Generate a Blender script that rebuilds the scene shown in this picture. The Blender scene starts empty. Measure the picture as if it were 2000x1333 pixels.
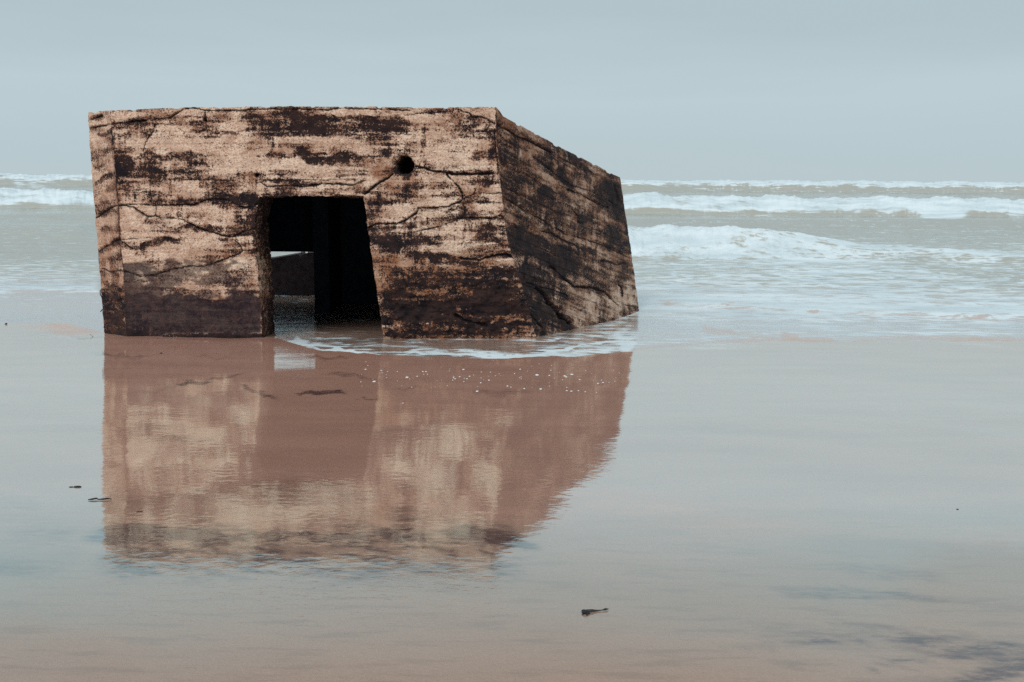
import bpy, bmesh, math, random
import numpy as np
from mathutils import Matrix, Vector

random.seed(7)
R = math.radians
scene = bpy.context.scene
COL = scene.collection

# ------------------------------------------------------------------ camera
W0, H0, F = 2000.0, 1333.0, 1944.0
PITCH, ROLL = R(9.26), R(0.49)
CAM = np.array([0.0, 0.0, 1.61])
cam_d = bpy.data.cameras.new('camera'); cam = bpy.data.objects.new('camera', cam_d); COL.objects.link(cam)
cam_d.sensor_width = 36.0; cam_d.lens = 36.0 * F / W0
cam_d.clip_start = 0.05; cam_d.clip_end = 30000
RM = Matrix.Rotation(math.pi / 2 - PITCH, 4, 'X') @ Matrix.Rotation(ROLL, 4, 'Z')
cam.matrix_world = Matrix.Translation(CAM.tolist()) @ RM
scene.camera = cam
RN = np.array(RM.to_3x3())

# ------------------------------------------------------------------ light and sky
def lin(r, g, b, s=1.0):
    f = lambda c: (c / 12.92 if c <= .04045 else ((c + .055) / 1.055) ** 2.4)
    return (f(r / 255) * s, f(g / 255) * s, f(b / 255) * s, 1)

scene.view_settings.view_transform = 'Standard'
scene.view_settings.look = 'None'
scene.view_settings.exposure = 0.0
scene.view_settings.gamma = 1.0
scene.cycles.use_denoising = False
scene.cycles.max_bounces = 8
scene.cycles.sample_clamp_indirect = 6
SUN_EL, SUN_AZ = R(42), R(205)            # behind the photographer, a little to the left
world = bpy.data.worlds.new('World'); scene.world = world; world.use_nodes = True
nt = world.node_tree; nt.nodes.clear()
def N(t, typ, **kw):
    n = t.nodes.new(typ)
    for k, v in kw.items(): setattr(n, k, v)
    return n
out = N(nt, 'ShaderNodeOutputWorld'); bg = N(nt, 'ShaderNodeBackground'); bg.inputs['Strength'].default_value = 0.1
sky = N(nt, 'ShaderNodeTexSky', sky_type='NISHITA', sun_disc=False)
sky.sun_elevation = SUN_EL; sky.sun_rotation = SUN_AZ; sky.dust_density = 3.0
tc = N(nt, 'ShaderNodeTexCoord'); sep = N(nt, 'ShaderNodeSeparateXYZ')
nt.links.new(tc.outputs['Generated'], sep.inputs[0])
mp = N(nt, 'ShaderNodeMapping'); mp.inputs['Scale'].default_value = (1.6, 1.6, 14)
nz = N(nt, 'ShaderNodeTexNoise'); nz.inputs['Scale'].default_value = 1.5; nz.inputs['Detail'].default_value = 4
nt.links.new(tc.outputs['Generated'], mp.inputs['Vector']); nt.links.new(mp.outputs[0], nz.inputs['Vector'])
off = N(nt, 'ShaderNodeMath', operation='MULTIPLY_ADD'); off.inputs[1].default_value = .11; off.inputs[2].default_value = -.055
nt.links.new(nz.outputs['Fac'], off.inputs[0])
zz = N(nt, 'ShaderNodeMath', operation='ADD'); nt.links.new(sep.outputs['Z'], zz.inputs[0]); nt.links.new(off.outputs[0], zz.inputs[1])
ramp = N(nt, 'ShaderNodeValToRGB'); nt.links.new(zz.outputs[0], ramp.inputs[0])
els = ramp.color_ramp.elements
SKY = [(0.0, (189, 205, 210)), (0.035, (187, 205, 211)), (0.085, (190, 208, 214)), (0.15, (180, 197, 203)),
       (0.3, (184, 202, 208)), (0.6, (195, 210, 215)), (1.0, (203, 216, 220))]
while len(els) < len(SKY): els.new(0.5)
for e, (p, c) in zip(els, SKY): e.position = p; e.color = lin(*c)
sc10 = N(nt, 'ShaderNodeVectorMath', operation='SCALE'); sc10.inputs['Scale'].default_value = 10.0
nt.links.new(ramp.outputs['Color'], sc10.inputs[0])
mixw = N(nt, 'ShaderNodeMix', data_type='RGBA'); mixw.inputs['Factor'].default_value = 0.94
nt.links.new(sky.outputs[0], mixw.inputs[6]); nt.links.new(sc10.outputs[0], mixw.inputs[7])
nt.links.new(mixw.outputs[2], bg.inputs['Color']); nt.links.new(bg.outputs[0], out.inputs[0])

sun_d = bpy.data.lights.new('sun', 'SUN'); sun_d.energy = 1.5; sun_d.angle = R(35); sun_d.color = (1, .97, .94)
sun = bpy.data.objects.new('sun', sun_d); COL.objects.link(sun)
sdir = Vector((math.sin(SUN_AZ) * math.cos(SUN_EL), math.cos(SUN_AZ) * math.cos(SUN_EL), math.sin(SUN_EL)))
sun.rotation_euler = sdir.to_track_quat('Z', 'Y').to_euler()

# ------------------------------------------------------------------ numeric helpers
def rays(px, py):
    px = np.asarray(px, float); py = np.asarray(py, float)
    d = np.stack([(px - W0 / 2) / F, -(py - H0 / 2) / F, -np.ones_like(px)], -1)
    return d @ RN.T
def at_depth(px, py, Y):
    d = rays(px, py)
    return CAM + d * (np.asarray(Y) / d[..., 1])[..., None]
def project(P):
    q = (np.asarray(P) - CAM) @ RN
    z = np.minimum(q[..., 2], -1e-3)
    return W0 / 2 + F * q[..., 0] / -z, H0 / 2 - F * q[..., 1] / -z
YF = 9.95                                  # distance of the bunker's front
SLOPE = math.tan(R(3.5))                   # the beach falls gently to the sea
LEAN = .165                                # the front leans a little out over the sand
def at_lean(px, py):
    d = rays(px, py); t = (YF - LEAN * CAM[2]) / (d[..., 1] + LEAN * d[..., 2])
    return CAM + d * t[..., None]
def on_beach(px, py):
    d = rays(px, py)
    t = (SLOPE * YF - CAM[2]) / (d[..., 2] + SLOPE * d[..., 1])
    return CAM + d * t[..., None]

def _hash(ix, iy, seed):
    h = (ix.astype(np.int64) * 374761393 + iy.astype(np.int64) * 668265263 + seed * 1442695041) & 0xFFFFFFFF
    h = ((h ^ (h >> 13)) * 1274126177) & 0xFFFFFFFF
    h = ((h ^ (h >> 16)) * 2246822519) & 0xFFFFFFFF
    return ((h ^ (h >> 15)) & 0xFFFFFF) / float(0xFFFFFF)
def vn(x, y, seed=0):
    x = np.asarray(x, float); y = np.asarray(y, float)
    ix = np.floor(x); iy = np.floor(y); fx = x - ix; fy = y - iy
    ux = fx * fx * fx * (fx * (fx * 6 - 15) + 10); uy = fy * fy * fy * (fy * (fy * 6 - 15) + 10)
    a = _hash(ix, iy, seed); b = _hash(ix + 1, iy, seed); c = _hash(ix, iy + 1, seed); d = _hash(ix + 1, iy + 1, seed)
    return (a + (b - a) * ux) * (1 - uy) + (c + (d - c) * ux) * uy
def fbm(x, y, seed=0, oct=4, gain=.5):
    s = 0; a = 1; n = 0
    for k in range(oct):
        c, d = math.cos(.6 + 1.1 * k) * 2 ** k, math.sin(.6 + 1.1 * k) * 2 ** k
        s = s + a * vn(x * c - y * d + 17.3 * k, x * d + y * c + 9.1 * k, seed + k); n += a; a *= gain
    return s / n
def sm(a, b, x):
    t = np.clip((x - a) / (b - a), 0, 1); return t * t * (3 - 2 * t)
def curve(pts, by=1):
    p = np.array(pts, float); k = p[:, by]; o = p[:, 1 - by]
    return lambda v: np.interp(v, k, o)
def polydist(u, v, pts):
    best = np.full(u.shape, 1e9)
    for (x0, y0), (x1, y1) in zip(pts[:-1], pts[1:]):
        dx, dy = x1 - x0, y1 - y0
        t = np.clip(((u - x0) * dx + (v - y0) * dy) / (dx * dx + dy * dy + 1e-9), 0, 1)
        np.minimum(best, np.hypot(u - x0 - t * dx, v - y0 - t * dy), out=best)
    return best

def mesh_obj(name, V, faces, mat, parent=None, smooth=True, attrs=None):
    V = np.asarray(V, np.float32).reshape(-1, 3); faces = np.asarray(faces, np.int32)
    me = bpy.data.meshes.new(name)
    k = faces.shape[1]
    me.vertices.add(len(V)); me.vertices.foreach_set('co', V.ravel())
    me.loops.add(faces.size); me.loops.foreach_set('vertex_index', faces.ravel())
    me.polygons.add(len(faces)); me.polygons.foreach_set('loop_start', np.arange(0, faces.size, k, dtype=np.int32))
    me.polygons.foreach_set('use_smooth', np.full(len(faces), smooth))
    me.update(calc_edges=True)
    for n, a in (attrs or {}).items():
        at = me.attributes.new(n, 'FLOAT', 'POINT'); at.data.foreach_set('value', np.asarray(a, np.float32).ravel())
    if mat: me.materials.append(mat)
    o = bpy.data.objects.new(name, me); COL.objects.link(o)
    if parent: o.parent = parent
    return o
def grid_faces(ny, nx, base=0, keep=None, flip=False):
    i = np.arange(ny * nx).reshape(ny, nx) + base
    f = np.stack([i[:-1, :-1], i[1:, :-1], i[1:, 1:], i[:-1, 1:]], -1)
    if flip: f = f[..., ::-1]
    if keep is not None: return f[keep]
    return f.reshape(-1, 4)
def tag(o, label=None, cat=None, group=None, kind=None):
    for k, v in (('label', label), ('category', cat), ('group', group), ('kind', kind)):
        if v: o[k] = v
    return o

# ------------------------------------------------------------------ materials
def new_mat(name):
    m = bpy.data.materials.new(name); m.use_nodes = True; m.node_tree.nodes.clear(); return m, m.node_tree
def link(t, a, b): t.links.new(a, b)
def mathn(t, op, a, b=None, c=None, clamp=False):
    n = N(t, 'ShaderNodeMath', operation=op); n.use_clamp = clamp
    for i, v in enumerate((a, b, c)):
        if v is None: continue
        if isinstance(v, (int, float)): n.inputs[i].default_value = v
        else: link(t, v, n.inputs[i])
    return n.outputs[0]
def mixc(t, f, a, b):
    n = N(t, 'ShaderNodeMix', data_type='RGBA')
    for i, v in ((0, f), (6, a), (7, b)):
        if isinstance(v, (int, float)): n.inputs[i].default_value = v
        elif isinstance(v, tuple): n.inputs[i].default_value = v if len(v) == 4 else (*v, 1)
        else: link(t, v, n.inputs[i])
    return n.outputs[2]
def noise(t, vec, scale, detail=4, rough=.55):
    n = N(t, 'ShaderNodeTexNoise'); n.inputs['Scale'].default_value = scale; n.inputs['Detail'].default_value = detail
    n.inputs['Roughness'].default_value = rough; link(t, vec, n.inputs['Vector']); return n.outputs['Fac']
def mapv(t, vec, sc):
    n = N(t, 'ShaderNodeMapping'); n.inputs['Scale'].default_value = sc; link(t, vec, n.inputs['Vector']); return n.outputs[0]
def rotv(t, vec, a, sc):
    n = N(t, 'ShaderNodeMapping'); n.inputs['Rotation'].default_value = (0, 0, a); n.inputs['Scale'].default_value = sc; link(t, vec, n.inputs['Vector']); return n.outputs[0]
def att(t, name):
    n = N(t, 'ShaderNodeAttribute'); n.attribute_name = name; return n.outputs['Fac']
def rng(t, v, a, b, c=0.0, d=1.0):
    n = N(t, 'ShaderNodeMapRange'); n.interpolation_type = 'SMOOTHSTEP'
    for i, x in enumerate((v, a, b, c, d)):
        if isinstance(x, (int, float)): n.inputs[i].default_value = x
        else: link(t, x, n.inputs[i])
    return n.outputs[0]

def concrete_material():
    m, t = new_mat('weathered_concrete')
    o = N(t, 'ShaderNodeOutputMaterial'); p = N(t, 'ShaderNodeBsdfPrincipled'); link(t, p.outputs[0], o.inputs[0])
    oc = N(t, 'ShaderNodeTexCoord').outputs['Object']
    n1 = noise(t, oc, 62, 3, .65); n2 = noise(t, oc, 150, 2, .6); n3 = noise(t, oc, 7, 4, .6)
    nb = noise(t, mapv(t, oc, (1, 1, 6)), 9, 4, .6)
    dark = att(t, 'dark'); rust = att(t, 'rust'); pale = att(t, 'pale'); crack = att(t, 'crack'); wet = att(t, 'wet')
    pc = mixc(t, rng(t, n1, .45, .66), (.95, .75, .59), (.66, .39, .27))
    pc = mixc(t, mathn(t, 'MULTIPLY', rng(t, n3, .42, .68), .55), pc, (.54, .325, .225))
    pc = mixc(t, mathn(t, 'MULTIPLY', rng(t, nb, .45, .7), .5), pc, (.42, .255, .19))
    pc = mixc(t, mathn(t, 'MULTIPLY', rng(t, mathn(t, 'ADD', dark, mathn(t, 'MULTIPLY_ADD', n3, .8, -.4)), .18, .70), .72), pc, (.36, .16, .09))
    pc = mixc(t, mathn(t, 'MULTIPLY', rust, rng(t, n3, .2, .75, .55, 1.0)), pc, (.33, .135, .065))
    pc = mixc(t, pale, pc, (.95, .80, .66))
    n5 = noise(t, oc, 24, 5, .68)
    pc = mixc(t, mathn(t, 'MULTIPLY', rng(t, n5, .53, .66), .42), pc, (.46, .26, .175))
    vr = N(t, 'ShaderNodeTexVoronoi'); vr.inputs['Scale'].default_value = 48; link(t, oc, vr.inputs['Vector'])
    pit = rng(t, vr.outputs['Distance'], .30, .12)
    pc = mixc(t, mathn(t, 'MULTIPLY', pit, rng(t, n3, .42, .62)), pc, (.12, .065, .05))
    # dark growth and the jamb's painted shade break into specks where thin
    s = mathn(t, 'ADD', dark, mathn(t, 'ADD', mathn(t, 'MULTIPLY_ADD', n1, 2.2, -1.1), mathn(t, 'MULTIPLY_ADD', n5, 1.1, -.55)))
    s = mathn(t, 'ADD', s, mathn(t, 'MULTIPLY_ADD', n2, 1.7, -.85))
    mk = rng(t, s, .40, .77)
    dk = mixc(t, rng(t, n3, .3, .7), (.011, .008, .012), (.046, .025, .022))
    c = mixc(t, mk, pc, dk)
    wetc = mixc(t, rng(t, noise(t, oc, 16, 5, .65), .35, .7), (.022, .016, .024), (.070, .040, .040))
    c = mixc(t, wet, c, wetc)
    c = mixc(t, crack, c, (.010, .007, .010))
    link(t, c, p.inputs['Base Color'])
    p.inputs['Roughness'].default_value = .85; p.inputs['Specular IOR Level'].default_value = .2
    b = N(t, 'ShaderNodeBump'); b.inputs['Strength'].default_value = .9; b.inputs['Distance'].default_value = .016
    link(t, mathn(t, 'ADD', n1, mathn(t, 'MULTIPLY', n2, .5)), b.inputs['Height']); link(t, b.outputs[0], p.inputs['Normal'])
    return m
M_CONC = concrete_material()

def plain(name, c, rough=.8, var=.4, scale=30, bump=.004):
    m, t = new_mat(name)
    o = N(t, 'ShaderNodeOutputMaterial'); p = N(t, 'ShaderNodeBsdfPrincipled'); link(t, p.outputs[0], o.inputs[0])
    oc = N(t, 'ShaderNodeTexCoord').outputs['Object']; n = noise(t, oc, scale, 4, .6)
    link(t, mixc(t, rng(t, n, .35, .7), (*c, 1), tuple(x * var for x in c) + (1,)), p.inputs['Base Color'])
    p.inputs['Roughness'].default_value = rough; p.inputs['Specular IOR Level'].default_value = .25
    b = N(t, 'ShaderNodeBump'); b.inputs['Distance'].default_value = bump; link(t, n, b.inputs['Height']); link(t, b.outputs[0], p.inputs['Normal'])
    return m
M_IN = plain('shaded_dark_concrete', (.030, .040, .058), .9, .4, 8)  # near-black blue: the chamber's shade is put into the concrete colour
M_CHUNK = plain('damp_brown_concrete', (.10, .07, .075), .9, .5, 14)
M_RUST = plain('rusty_iron', (.05, .03, .028), .8, .4, 60)
M_DEBRIS = plain('wet_black_shell', (.018, .02, .026), .25, .5, 60)
M_WEED = plain('wet_weed', (.05, .045, .045), .35, .5, 60)
M_FLECK = plain('sea_foam_fleck', (.8, .83, .85), .6, .9, 80)

def sand_material():
    m, t = new_mat('wet_sand')
    o = N(t, 'ShaderNodeOutputMaterial'); oc = N(t, 'ShaderNodeTexCoord').outputs['Object']
    streak = att(t, 'streak'); dry = att(t, 'dry'); rough = att(t, 'ripple')
    n0 = noise(t, mapv(t, oc, (.5, 1.6, 1)), 2.2, 5, .55)
    n1 = noise(t, oc, 260, 2, .6)
    base = mixc(t, rng(t, n0, .3, .7), (.93, .50, .375), (.82, .43, .32))
    base = mixc(t, rng(t, mathn(t, 'ADD', att(t, 'near_tone'), mathn(t, 'MULTIPLY_ADD', n0, .5, -.25)), .05, .9), base, (.455, .30, .222))  # sand colour turns darker and greyer towards the camera
    base = mixc(t, mathn(t, 'MULTIPLY', rng(t, n1, .45, .7), .35), base, (.40, .22, .165))
    st = rng(t, mathn(t, 'MULTIPLY', streak, mathn(t, 'MULTIPLY_ADD', noise(t, mapv(t, oc, (1.5, 5, 1)), 7, 8, .8), 3.6, -1.05, True)), .0, 1.0)
    base = mixc(t, mathn(t, 'MULTIPLY', st, .92), base, (.085, .042, .055))
    g1 = noise(t, oc, 110, 3, .7); g2 = noise(t, oc, 420, 2, .6)
    base = mixc(t, mathn(t, 'MULTIPLY', rng(t, mathn(t, 'ADD', g1, g2), .85, 1.15), .26), base, (.30, .17, .13))
    df = N(t, 'ShaderNodeBsdfDiffuse'); link(t, base, df.inputs[0])
    rw = noise(t, rotv(t, oc, .16, (2.2, 11, 1)), 2.1, 5, .6)
    base = mixc(t, mathn(t, 'MULTIPLY', mathn(t, 'MULTIPLY', rng(t, rw, .50, .66), att(t, 'near_tone')), .34), base, (.24, .155, .125))
    link(t, base, df.inputs[0])
    bs = N(t, 'ShaderNodeBump'); bs.inputs['Strength'].default_value = .6; bs.inputs['Distance'].default_value = .004
    link(t, mathn(t, 'ADD', g1, g2), bs.inputs['Height']); link(t, bs.outputs[0], df.inputs['Normal'])
    # film of water: long low ripples, finer and steeper nearer the dry beach
    b1 = N(t, 'ShaderNodeBump'); b1.inputs['Strength'].default_value = 1; b1.inputs['Distance'].default_value = .00045
    link(t, noise(t, mapv(t, oc, (1, 1.5, 1)), 7, 3, .5), b1.inputs['Height'])
    b2 = N(t, 'ShaderNodeBump'); b2.inputs['Distance'].default_value = .0010
    link(t, noise(t, rotv(t, oc, .5, (1, 2.2, 1)), 24, 3, .6), b2.inputs['Height']); link(t, rough, b2.inputs['Strength']); link(t, b1.outputs[0], b2.inputs['Normal'])
    b3 = N(t, 'ShaderNodeBump'); b3.inputs['Strength'].default_value = 1; b3.inputs['Distance'].default_value = .00042
    link(t, noise(t, mapv(t, oc, (1, 1.3, 1)), 19, 2, .5), b3.inputs['Height']); link(t, b2.outputs[0], b3.inputs['Normal']); b2 = b3
    gl = N(t, 'ShaderNodeBsdfGlossy'); gl.inputs['Color'].default_value = (.77, .99, 1, 1)
    link(t, mathn(t, 'MULTIPLY_ADD', rough, .0, .052), gl.inputs['Roughness']); link(t, b2.outputs[0], gl.inputs['Normal'])
    lw = N(t, 'ShaderNodeLayerWeight'); lw.inputs['Blend'].default_value = .5
    mr = N(t, 'ShaderNodeMapRange'); link(t, lw.outputs['Facing'], mr.inputs[0])
    for i, x in ((1, .575), (2, .76), (3, .06), (4, .635)): mr.inputs[i].default_value = x
    fac = mathn(t, 'MULTIPLY', mr.outputs[0], mathn(t, 'MULTIPLY_ADD', dry, -.8, 1.0))
    mx = N(t, 'ShaderNodeMixShader'); link(t, fac, mx.inputs[0]); link(t, df.outputs[0], mx.inputs[1]); link(t, gl.outputs[0], mx.inputs[2])
    link(t, mx.outputs[0], o.inputs[0]); return m
M_SAND = sand_material()

def sea_material():
    m, t = new_mat('sea_water')
    o = N(t, 'ShaderNodeOutputMaterial'); oc = N(t, 'ShaderNodeTexCoord').outputs['Object']
    foam = att(t, 'foam'); deep = att(t, 'deep'); fscale = att(t, 'fine')
    n1 = noise(t, mapv(t, oc, (.75, 1.5, 1)), 4.2, 7, .64)
    n2 = noise(t, mapv(t, oc, (.35, 1.2, 1)), 1.3, 5, .6)
    nn = mixc(t, fscale, n2, n1)
    s = mathn(t, 'ADD', foam, mathn(t, 'MULTIPLY_ADD', nn, 3.0, -1.5))
    fm = rng(t, s, .22, .86)
    base = mixc(t, deep, (.62, .42, .33, 1), (.42, .39, .325, 1))
    df = N(t, 'ShaderNodeBsdfDiffuse'); link(t, base, df.inputs[0])
    bp = N(t, 'ShaderNodeBump'); bp.inputs['Strength'].default_value = 1; bp.inputs['Distance'].default_value = .006
    link(t, noise(t, mapv(t, oc, (1, 1.7, 1)), 10, 4, .55), bp.inputs['Height'])
    gl = N(t, 'ShaderNodeBsdfGlossy'); gl.inputs['Color'].default_value = (.90, .97, 1, 1); gl.inputs['Roughness'].default_value = .08
    link(t, bp.outputs[0], gl.inputs['Normal'])
    lw = N(t, 'ShaderNodeLayerWeight'); lw.inputs['Blend'].default_value = .5; link(t, bp.outputs[0], lw.inputs['Normal'])
    fac = mathn(t, 'POWER', lw.outputs['Facing'], mathn(t, 'MULTIPLY_ADD', deep, 1.7, 1.9))
    fac = mathn(t, 'MULTIPLY', fac, mathn(t, 'MULTIPLY_ADD', deep, -.36, .92)); fac = mathn(t, 'MULTIPLY', fac, mathn(t, 'MULTIPLY_ADD', att(t, 'silt'), -.62, 1.0))
    mx = N(t, 'ShaderNodeMixShader'); link(t, fac, mx.inputs[0]); link(t, df.outputs[0], mx.inputs[1]); link(t, gl.outputs[0], mx.inputs[2])
    fo = N(t, 'ShaderNodeBsdfDiffuse'); link(t, mixc(t, rng(t, n2, .35, .65), (.58, .67, .71), (.74, .82, .85)), fo.inputs[0])
    b2 = N(t, 'ShaderNodeBump'); b2.inputs['Strength'].default_value = .7; b2.inputs['Distance'].default_value = .05
    link(t, nn, b2.inputs['Height']); link(t, b2.outputs[0], fo.inputs['Normal'])
    m2 = N(t, 'ShaderNodeMixShader'); link(t, fm, m2.inputs[0]); link(t, mx.outputs[0], m2.inputs[1]); link(t, fo.outputs[0], m2.inputs[2])
    link(t, m2.outputs[0], o.inputs[0]); return m
M_SEA = sea_material()

# ------------------------------------------------------------------ beach
def sand_z(x, y):
    z = -SLOPE * (y - YF)
    z = np.where(y > 60, -SLOPE * (60 - YF), z)
    z = np.where(y < -10, SLOPE * (10 + YF), z)
    z = z + .045 * (fbm(x * 1.7, y * .6, 15, 4) - .52) * np.exp(-((y - 9.95) / .30) ** 2) * sm(-5.2, -4.2, x) * sm(1.2, .2, x)
    d = np.hypot(x, y - 8)
    z = z + .010 * (fbm(x * .8, y * .9, 5, 3) - .5) * sm(40, 14, d)
    return z
def ellipses(u, v, items, warp=0.0, seed=3):
    """soft blobs: (cx, cy, rx, ry, strength, tilt in degrees)"""
    if warp:
        wu = u + warp * (fbm(u / 23, v / 23, seed, 4) - .5) * 2; wv = v + warp * (fbm(u / 23 + 40, v / 23, seed + 9, 4) - .5) * 2
    else: wu, wv = u, v
    s = np.zeros(u.shape)
    for cx, cy, rx, ry, st, *tl in items:
        a = R(tl[0]) if tl else 0.0
        du, dv = wu - cx, wv - cy
        e = np.hypot((du * math.cos(a) + dv * math.sin(a)) / rx, (-du * math.sin(a) + dv * math.cos(a)) / ry)
        s = s + st * (1 - sm(.55, 1.15, e))
    return s
def axis(lo, hi, step, far, n=26):
    a = np.arange(lo, hi, step); g = np.geomspace(step, far, n)
    return np.concatenate([(lo - g)[::-1], a, hi + g])
def build_beach():
    xs = axis(-7.0, 7.0, .03, 4000); ys = axis(1.6, 12.5, .025, 9000)
    X, Y = np.meshgrid(xs, ys)
    Z = sand_z(X, Y)
    u, v = project(np.stack([X, Y, Z], -1))
    u = np.where(Y < .6, -9999, u)
    st = ellipses(u, v, [
        (250, 1045, 90, 22, .75, -3), (380, 1042, 90, 12, .8, 2), (520, 1048, 70, 10, .65), (640, 1048, 60, 9, .6), (785, 1055, 22, 9, 1.0, 8),
        (690, 1046, 40, 9, .4), (930, 1050, 70, 22, .85, 8), (1000, 1062, 70, 13, .7, 10), (260, 1090, 90, 35, .4, -6), (480, 1090, 120, 30, .25, -8), (420, 985, 160, 40, .25, -4),
        (760, 1110, 160, 40, .25, -12), (380, 747, 40, 5, 1.1, -10), (440, 739, 50, 3, .7, -8), (320, 760, 60, 5, .35, -12), (240, 770, 60, 4, .3, -10),
        (495, 760, 30, 4, .9, 10), (525, 771, 24, 4, .8, 12), (625, 767, 55, 5, 1.05, 4), (680, 733, 60, 4, .6, 6), (720, 777, 30, 3, .7), (640, 700, 60, 5, .55),
        (240, 694, 70, 5, .45, 4), (420, 698, 50, 3, .4), (800, 760, 40, 3, .4), (980, 768, 70, 10, .4), (370, 858, 90, 8, .45, 3), (330, 835, 70, 7, .3),
        (600, 960, 130, 40, .3, 3), (900, 950, 150, 40, .22), (790, 1005, 30, 26, .35), (70, 1080, 110, 60, .32, -10), (30, 980, 70, 16, .3, 6),
        (1740, 1118, 130, 16, .45, 4), (1640, 1158, 150, 14, .45, 2), (1800, 1165, 90, 10, .3, 6), (1700, 1225, 110, 9, .5, 6), (1620, 1254, 110, 6, .55, -3),
        (1790, 1252, 70, 9, .5), (1755, 1292, 60, 7, .9), (1580, 1300, 90, 6, .5, -5), (1900, 1275, 120, 8, .6, -10), (1950, 1310, 110, 16, .9, -12), (1900, 1330, 140, 14, .6, -8),
        (1740, 1312, 60, 5, .6), (1850, 1240, 80, 6, .35), (1500, 1265, 100, 10, .3)], 10, 31)
    band = sm(1000, 1045, v) * sm(1165, 1090, v) * sm(150, 260, u) * sm(1080, 960, u)
    st = st + 1.0 * band * sm(.34, .66, fbm(u / 45 + v / 40, v / 9 - u / 90, 77, 6, .62))
    st = st + .22 * sm(.45, .75, fbm(X * .9 + .4 * Y, Y * 4.5, 78, 4)) * sm(9.8, 8, Y) + .5 * sm(.50, .72, fbm(X * 1.3, Y * 7 + X * .7, 79, 4)) * sm(1330, 1700, u) * sm(1150, 1240, v) + .35 * sm(.52, .74, fbm(X * 1.1 + Y, Y * 5 - X * .6, 80, 4)) * sm(260, 60, u) * sm(960, 1040, v) * sm(1240, 1150, v)
    rip = sm(3.12, 2.35, Y + .35 * (fbm(X * 1.2, Y * 1.2, 8, 3) - .5) + .10 * X * sm(0, 3, X)) * .62 + .02
    dry = ellipses(u, v, [(150, 645, 75, 12, .32), (95, 638, 60, 6, .15)], 5, 12) + .25 * ellipses(u, v, [(1960, 1200, 260, 170, 1), (60, 1300, 260, 90, 1)], 20, 4)
    # the crossing lip of an old swash line in front of the left pier
    V = np.stack([X, Y, Z], -1)
    o = mesh_obj('sand', V, grid_faces(len(ys), len(xs), flip=True), M_SAND, None, True, dict(streak=st, dry=dry, ripple=rip, near_tone=sm(4.3, 2.3, Y)))
    return tag(o, 'wet brown sand of the beach, mirroring the bunker and the sky', 'sand', kind='structure')
build_beach()

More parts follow.
